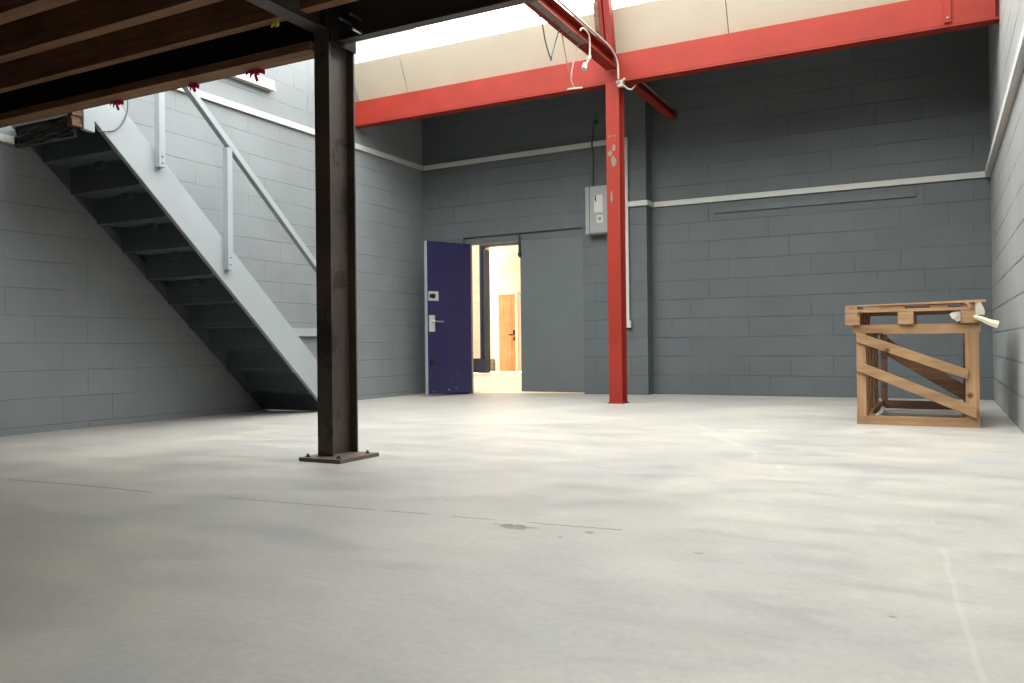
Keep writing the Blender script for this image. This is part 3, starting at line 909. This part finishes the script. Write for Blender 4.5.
bm = BM(); hexa(bm, [(XL + 0.001, 5.0, 3.30), (XL + 0.07, 5.0, 3.30), (XL + 0.07, 6.53, 3.318), (XL + 0.001, 6.53, 3.318), (XL + 0.001, 5.0, 3.42), (XL + 0.05, 5.0, 3.42), (XL + 0.05, 6.53, 3.43), (XL + 0.001, 6.53, 3.43)])
obj('board', bm, 'white_trunking', bt, bev=0.003)
b2 = thing('wall_batten', 'grey painted batten on the left wall low behind the stringer', 'batten', (XL, 6.5, 0.75))
bm = BM(); bx(bm, XL + 0.001, XL + 0.04, 6.52, 7.50, 0.730, 0.818); obj('board', bm, 'stair_grey', b2, bev=0.003)
b3 = thing('wall_batten', 'slate painted raised strip under the right back wall trunking', 'batten', (-1.2, YB, 2.14))
bm = BM(); bx(bm, -2.316, -0.205, YB - 0.022, YB - 0.001, 2.112, 2.178); obj('board', bm, 'slate_paint', b3, bev=0.004)

# electrical cabinet
eb3 = thing('electrical_cabinet', 'grey wall cabinet with white notices half behind the red post', 'cabinet', tuple(W(2.64, 1.94)))
bm = BM(); qpiece(bm, 2.466, 2.824, 1.938, 2.512, 1.938, 2.512, -0.13, -0.001); obj('body', bm, 'box_grey', eb3, bev=0.006)
bm = BM(); qpiece(bm, 2.528, 2.820, 1.95, 2.50, 1.95, 2.50, -0.142, -0.131)
dr = obj('door', bm, 'box_grey', eb3, bev=0.003)
bm = BM(); qpiece(bm, 2.585, 2.696, 2.192, 2.40, 2.192, 2.40, -0.1455, -0.1421); o = obj('notice', bm, 'paper_white', dr); o['label'] = 'white notice with a black mark'
bm = BM(); prism(bm, [(2.596, 2.398), (2.612, 2.398), (2.610, 2.355), (2.618, 2.345), (2.604, 2.312), (2.600, 2.342), (2.594, 2.350)], lambda u, v, a: W(u, v, a), -0.148, -0.1456); o = obj('bolt_symbol', bm, 'dark_plastic', dr)
bm = BM(); qpiece(bm, 2.616, 2.696, 2.065, 2.158, 2.065, 2.158, -0.1455, -0.1421); o = obj('notice', bm, 'paper_white', dr); o['label'] = 'small white notice with a dark symbol'
bm = BM(); qpiece(bm, 2.637, 2.675, 2.095, 2.135, 2.095, 2.135, -0.147, -0.1456); obj('symbol', bm, 'worn_grey_steel', dr)
bm = BM(); tube(bm, [W(2.524, 1.945, -0.137), W(2.525, 2.2, -0.137), W(2.524, 2.508, -0.137)], 0.006); obj('seal', bm, 'green_wire', eb3)
wc = thing('wall_cable', 'dark cable dropping from the beam to the grey cabinet', 'cable', tuple(W(2.53, 2.5)))
bm = BM(); tube(bm, smooth_path([W(2.570, 3.42, -0.018), W(2.566, 3.33, -0.04), W(2.538, 3.27, -0.018), W(2.528, 3.15, -0.02), W(2.526, 3.05, -0.048), W(2.524, 2.95, -0.02), W(2.524, 2.75, -0.018), W(2.524, 2.515, -0.03)]), 0.009)
obj('sheath', bm, 'dark_cable', wc, smooth=True)
bm = BM(); cyl(bm, W(2.570, 3.32, -0.001), W(2.570, 3.32, -0.045), 0.022); obj('gland', bm, 'dark_plastic', wc)

# ---------------------------------------------------------------- cords hanging from the tie beam
TXL = -2.95
TZ = 3.3865                                    # just under the tie beam


def cord(name, label, pts, r, mat, cat='cord', group='cords hanging from the red tie beam'):
    t = thing(name, label, cat, tuple(pts[0]), group)
    bm = BM(); tube(bm, smooth_path(pts), r)
    obj('cord', bm, mat, t, smooth=True)
    return t


c1 = cord('hanging_cord', 'thin dark cord loop hanging nearest the camera from the tie beam', [(TXL - .02, 6.25, TZ), (TXL, 6.28, 3.30), (TXL, 6.325, 3.198), (TXL, 6.40, 3.105), (TXL, 6.441, 3.085), (TXL, 6.47, 3.13), (TXL + .01, 6.53, 3.265), (TXL + .03, 6.57, TZ)], 0.006, 'dark_cable')
bm = BM(); cyl(bm, (TXL, 6.441, 3.095), (TXL + .002, 6.441, 3.062), 0.011, n=8); obj('knot', bm, 'dark_cable', c1)
c2 = cord('hanging_cord', 'grey and pink cord loop ending in a pale pull handle', [(TXL - .01, 6.69, TZ), (TXL, 6.70, 3.32), (TXL, 6.765, 3.18), (TXL, 6.84, 3.075), (TXL, 6.874, 3.058), (TXL, 6.90, 3.11), (TXL, 6.947, 3.217), (TXL + .015, 6.98, 3.32), (TXL + .03, 7.0, TZ)], 0.006, 'pink_cord')
bm = BM(); tube(bm, smooth_path([(TXL, 6.874, 3.056), (TXL, 6.885, 3.0), (TXL, 6.95, 2.965)]), 0.006); obj('tail', bm, 'white_cable', c2)
bm = BM(); cyl(bm, (TXL - 0.035, 6.88, 2.935), (TXL + 0.045, 7.02, 2.975), 0.009); obj('pull_handle', bm, 'white_cable', c2)
bm = BM(); cyl(bm, (TXL, 6.874, 3.07), (TXL + .002, 6.874, 3.04), 0.013, n=8); obj('knot', bm, 'pink_cord', c2)
c3 = cord('hanging_cord', 'white cable hooked over the tie beam with a plug on its end', [(-2.838, 6.83, 3.425), (-2.838, 6.87, 3.46), (-2.838, 6.95, 3.475), (-2.838, 7.03, 3.455), (-2.838, 7.056, 3.40), (-2.838, 7.056, 3.30), (-2.84, 7.045, 3.245), (-2.845, 7.01, 3.20), (-2.85, 6.97, 3.165)], 0.009, 'white_cable')
bm = BM(); cyl(bm, (-2.85, 6.975, 3.175), (-2.85, 6.94, 3.115), 0.018, 0.026, n=12); obj('plug', bm, 'paper_white', c3)
bm = BM(); cyl(bm, (-2.838, 7.056, 3.27), (-2.838, 7.04, 3.235), 0.016, n=10); bx(bm, -2.86, -2.83, 7.02, 7.05, 3.225, 3.245); obj('clip', bm, 'white_cable', c3)
cd = thing('conduit_run', 'cream conduit along the tie beam bending down to a junction box', 'conduit', (-2.84, 7.4, 3.5), 'surface wiring trunking')
bm = BM(); tube(bm, smooth_path([(-2.846, 6.2, 3.534), (-2.846, 6.8, 3.534), (-2.846, 7.3, 3.534)], 4) + smooth_path([(-2.846, 7.55, 3.53), (-2.846, 7.66, 3.515), (-2.842, 7.76, 3.47), (-2.838, 7.80, 3.41), (-2.835, 7.805, 3.31), (-2.835, 7.81, 3.27)], 5), 0.011)
obj('pipe', bm, 'white_cable', cd, smooth=True)
bm = BM(); bx(bm, -2.850, -2.796, 7.812, 7.868, 3.195, 3.258)
jb = obj('junction_box', bm, 'white_cable', cd, bev=0.004)
bm = BM(); cyl(bm, (-2.805, 7.835, 3.25), (-2.772, 7.835, 3.27), 0.014); obj('gland', bm, 'white_cable', jb)
bm = BM(); cyl(bm, (-2.836, 7.7995, 3.236), (-2.836, 7.79, 3.236), 0.018); obj('cover', bm, 'worn_grey_steel', jb)
bm = BM(); tube(bm, smooth_path([(-2.80, 7.86, 3.215), (-2.765, 7.88, 3.18), (-2.735, 7.92, 3.18), (-2.722, 8.0, 3.24), (-2.722, 8.07, 3.30)]), 0.008); obj('tail_cable', bm, 'white_cable', cd, smooth=True)
# frayed wires on top of the tie beam
fw = thing('frayed_wires', 'tuft of frayed pale wires on the tie beam', 'wires', (-2.86, 6.75, 3.53))
random.seed(5)
for k in range(6):
    bm = BM(); p = Vector((-2.872, 6.70 + 0.025 * k, 3.526))
    tube(bm, smooth_path([p, p + Vector((random.uniform(-.01, .03), random.uniform(-.03, .03), 0.035)), p + Vector((random.uniform(-.02, .05), random.uniform(-.05, .05), random.uniform(.05, .09)))]), 0.004, n=6)
    obj('wire', bm, 'white_cable', fw, smooth=True)
lw = thing('loose_wire', 'thin loose wire looping down from the plate onto the stringer', 'wire', (-5.35, 3.95, 2.3))
bm = BM(); tube(bm, smooth_path([(-5.352, 3.856, 2.176), (-5.352, 3.928, 2.19), (-5.352, 3.993, 2.213), (-5.352, 4.052, 2.272), (-5.352, 4.09, 2.35), (-5.352, 4.104, 2.42), (-5.352, 4.10, 2.48)]), 0.004)
obj('wire', bm, 'dark_cable', lw, smooth=True)

# ---------------------------------------------------------------- timber crate and pallet
KX0, KX1, KY0, KY1 = -0.545, 0.238, 6.48, 7.86
crate = thing('timber_crate', 'open pine crate frame with diagonal braces in the right corner', 'crate', ((KX0 + KX1) / 2, 7.1, 0))


def face_y(bm, poly, y0, y1):
    prism(bm, poly, lambda u, v, a: (u, a, v), y0, y1)


def rail(name, bs, mat, bev=0.003, lab=None):
    o = obj(name, boxes(bs), mat, crate, bev=bev)
    if lab: o['label'] = lab
    return o


T = 0.022
rail('top_rail', (KX0 - 0.02, KX1 + 0.01, KY0, KY0 + 0.06, 0.662, 0.722), 'pine_x')
rail('bottom_rail', (KX0, KX1, KY0 - 0.002, KY0 + 0.06, 0.0, 0.062), 'pine_x')
rail('post', (KX0 + 0.002, KX0 + 0.065, KY0, KY0 + 0.045, 0.0625, 0.6615), 'pine_z')
rail('post', (KX1 - 0.085, KX1 - 0.002, KY0, KY0 + 0.045, 0.0625, 0.6615), 'pine_z')
# front diagonals on the face
for pts in ([(KX0 + 0.004, 0.598), (KX0 + 0.004, 0.674), (KX1 - 0.07, 0.400), (KX1 - 0.07, 0.332)],
            [(KX0 + 0.004, 0.390), (KX0 + 0.004, 0.465), (KX1 - 0.02, 0.140), (KX1 - 0.02, 0.062)]):
    bm = BM(); face_y(bm, pts, KY0 - T, KY0 - 0.0005); obj('diagonal_brace', bm, 'pine_x', crate, bev=0.003)
# left side: a row of upright slats, one behind another
for k in range(7):
    y = KY0 + 0.075 + 0.15 * k
    rail('side_slat', (KX0 + 0.008, KX0 + 0.074 + (0.0, 0.010, 0.003, 0.013, 0.005, 0.012, 0.006)[k], y, y + (0.07 if k % 2 else 0.10), 0.0925, 0.6615), 'pine_z')
rail('side_rail', (KX0 + 0.004, KX0 + 0.10, KY0 + 0.062, KY1 - 0.05, 0.662, 0.72), 'pine_y')
rail('side_rail', (KX0 + 0.004, KX0 + 0.10, KY0 + 0.062, KY1 - 0.05, 0.03, 0.092), 'pine_y')
rail('side_rail', (KX1 - 0.05, KX1 - 0.002, KY0 + 0.062, KY1 - 0.05, 0.662, 0.72), 'pine_y')
rail('side_rail', (KX1 - 0.09, KX1 - 0.002, KY0 + 0.062, KY1 - 0.05, 0.03, 0.092), 'pine_y')
# back frame
rail('post', (KX0 + 0.085, KX0 + 0.135, KY1 - 0.048, KY1, 0.09, 0.6615), 'stack_wood', lab='dark rear post')
rail('post', (KX1 - 0.07, KX1 - 0.002, KY1 - 0.048, KY1, 0.09, 0.6615), 'stack_wood', lab='dark rear post')
rail('top_rail', (KX0, KX1, KY1 - 0.048, KY1, 0.662, 0.722), 'pine_x')
rail('bottom_rail', (KX0 + 0.08, KX1, KY1 - 0.048, KY1, 0.02, 0.089), 'stack_wood')
bm = BM(); face_y(bm, [(KX0 + 0.08, 0.51), (KX0 + 0.08, 0.672), (KX1 - 0.03, 0.21), (KX1 - 0.03, 0.075)], KY1 + 0.0005, KY1 + T); o = obj('diagonal_brace', bm, 'joist_wood', crate, bev=0.002); o['label'] = 'wide dark brown brace across the back'
scrap = thing('curled_card', 'curled pale card strip inside the crate by its left post', 'card', (-0.45, 6.6, 0.03))
bm = BM()
pts = [(-0.468, 6.56, 0.085), (-0.445, 6.56, 0.066), (-0.425, 6.58, 0.068), (-0.405, 6.62, 0.085), (-0.395, 6.70, 0.105), (-0.39, 6.78, 0.112)]
pp = smooth_path(pts, 5)
A = [bm.verts.new(p) for p in pp]; B = [bm.verts.new(p + Vector((0.022, 0.0, -0.008))) for p in pp]
A2 = [bm.verts.new(p + Vector((0, 0, 0.003))) for p in pp]; B2 = [bm.verts.new(p + Vector((0.022, 0, -0.005))) for p in pp]
for i in range(len(pp) - 1):
    bm.faces.new((A[i], B[i], B[i + 1], A[i + 1])); bm.faces.new((A2[i], A2[i + 1], B2[i + 1], B2[i]))
    bm.faces.new((A[i], A[i + 1], A2[i + 1], A2[i])); bm.faces.new((B[i], B2[i], B2[i + 1], B[i + 1]))
bm.faces.new((A[0], A2[0], B2[0], B[0])); bm.faces.new((A[-1], B[-1], B2[-1], A2[-1]))
obj('strip', bm, 'paper_white', scrap)

pal = thing('pallet', 'pine pallet lying on top of the timber crate', 'pallet', (-0.18, 7.1, 0.724))
QX0, QX1, QY0, QY1 = -0.615, 0.250, 6.45, 7.45
pz = 0.7235
for ix, (x0, x1) in enumerate(((QX0, QX0 + 0.100), (-0.265, -0.165), (QX1 - 0.125, QX1 - 0.010))):
    for iy, y0 in enumerate((QY0 + 0.002, QY0 + 0.43, QY1 - 0.14) + ((QY0 + 0.215, QY0 + 0.645) if ix == 0 else ())):
        obj('block', boxes((x0, x1, y0, y0 + 0.138, pz, pz + 0.088)), 'pine_pallet', pal, bev=0.004)
for y0 in (QY0, QY0 + 0.43, QY1 - 0.14):
    obj('stringer_board', boxes((QX0, QX1 - 0.005, y0, y0 + 0.14, pz + 0.0885, pz + 0.110)), 'pine_pallet', pal, bev=0.002)
for x0, x1 in ((QX0, QX0 + 0.085), (QX0 + 0.125, QX0 + 0.265), (QX0 + 0.268, QX0 + 0.395), (QX0 + 0.555, QX0 + 0.665), (QX1 - 0.12, QX1)):
    obj('deck_or_filler_board', boxes((x0, x1, QY0 + 0.002, QY1, pz + 0.1105, pz + 0.132)), 'pine_y', pal, bev=0.002)
for x0, x1 in ((QX0 + 0.087, QX0 + 0.123), (QX0 + 0.397, QX0 + 0.553), (QX0 + 0.667, QX1 - 0.122)):  # dark filler boards added, set back so the deck gaps look dark
    obj('deck_or_filler_board', boxes((x0, x1, QY0 + 0.14, QY1 - 0.01, pz + 0.1105, pz + 0.130)), 'stack_wood', pal, bev=0.002)
bm = BM(); hexa(bm, [(QX0 + 0.005, QY0, pz + 0.1325), (QX1 + 0.03, QY0 - 0.02, pz + 0.1385), (QX1 + 0.03, QY0 + 0.10, pz + 0.1385), (QX0 + 0.005, QY0 + 0.10, pz + 0.1325), (QX0 + 0.005, QY0, pz + 0.140), (QX1 + 0.03, QY0 - 0.02, pz + 0.157), (QX1 + 0.03, QY0 + 0.10, pz + 0.157), (QX0 + 0.005, QY0 + 0.10, pz + 0.140)])
obj('top_batten', bm, 'pine_pallet', pal, bev=0.002)
# torn film and the foam strip at the pallet's right corner


def leaf(bm, pts, t=0.004):
    """a bent flake: outline points (x, y, z), given thickness along y"""
    A = [bm.verts.new(p) for p in pts]; B = [bm.verts.new((p[0] + 0.001, p[1] + t, p[2])) for p in pts]
    bm.faces.new(A); bm.faces.new(B[::-1])
    n = len(pts)
    for i in range(n): bm.faces.new((A[i], B[i], B[(i + 1) % n], A[(i + 1) % n]))


flm = thing('torn_film', 'torn white wrap caught on the right corner of the pallet', 'wrap', (0.18, 6.44, 0.80))
bm = BM(); leaf(bm, [(0.060, 6.442, 0.785), (0.078, 6.435, 0.797), (0.110, 6.432, 0.804), (0.126, 6.438, 0.80), (0.128, 6.443, 0.738), (0.104, 6.432, 0.732), (0.088, 6.43, 0.748), (0.072, 6.436, 0.757)]); obj('flap', bm, 'film_white', flm)
bm = BM(); leaf(bm, [(0.215, 6.440, 0.862), (0.245, 6.430, 0.866), (0.262, 6.425, 0.83), (0.272, 6.428, 0.80), (0.268, 6.432, 0.772), (0.240, 6.436, 0.778), (0.218, 6.44, 0.770)]); obj('flap', bm, 'film_white', flm)
bm = BM(); leaf(bm, [(0.145, 6.4395, 0.866), (0.165, 6.432, 0.884), (0.178, 6.43, 0.858), (0.200, 6.43, 0.838), (0.186, 6.432, 0.832), (0.178, 6.43, 0.81), (0.170, 6.432, 0.845), (0.155, 6.438, 0.852)]); o = obj('ribbon_end', bm, 'pine_pallet', flm)
fo = thing('foam_strip', 'pale yellow strip sticking out right of the pallet', 'strip', (0.28, 6.45, 0.72))
bm = BM()
pp = smooth_path([(0.205, 6.45, 0.765), (0.25, 6.425, 0.748), (0.30, 6.405, 0.722), (0.345, 6.39, 0.706)], 5)
rings = []
for i, p in enumerate(pp):
    k = i / (len(pp) - 1); h = 0.011 + 0.013 * k
    rings.append([bm.verts.new(p + Vector(d)) for d in ((-0.3 * h, -0.010, -h), (-0.3 * h, 0.010, -h), (0.3 * h, 0.012, h), (0.3 * h, -0.006, h), (0.1 * h, -0.018, 0))])
for a, b in zip(rings, rings[1:]):
    for k in range(5): bm.faces.new((a[k], a[(k + 1) % 5], b[(k + 1) % 5], b[k]))
bm.faces.new(rings[0][::-1]); bm.faces.new(rings[-1])
obj('strip', bm, 'foam_yellow', fo)
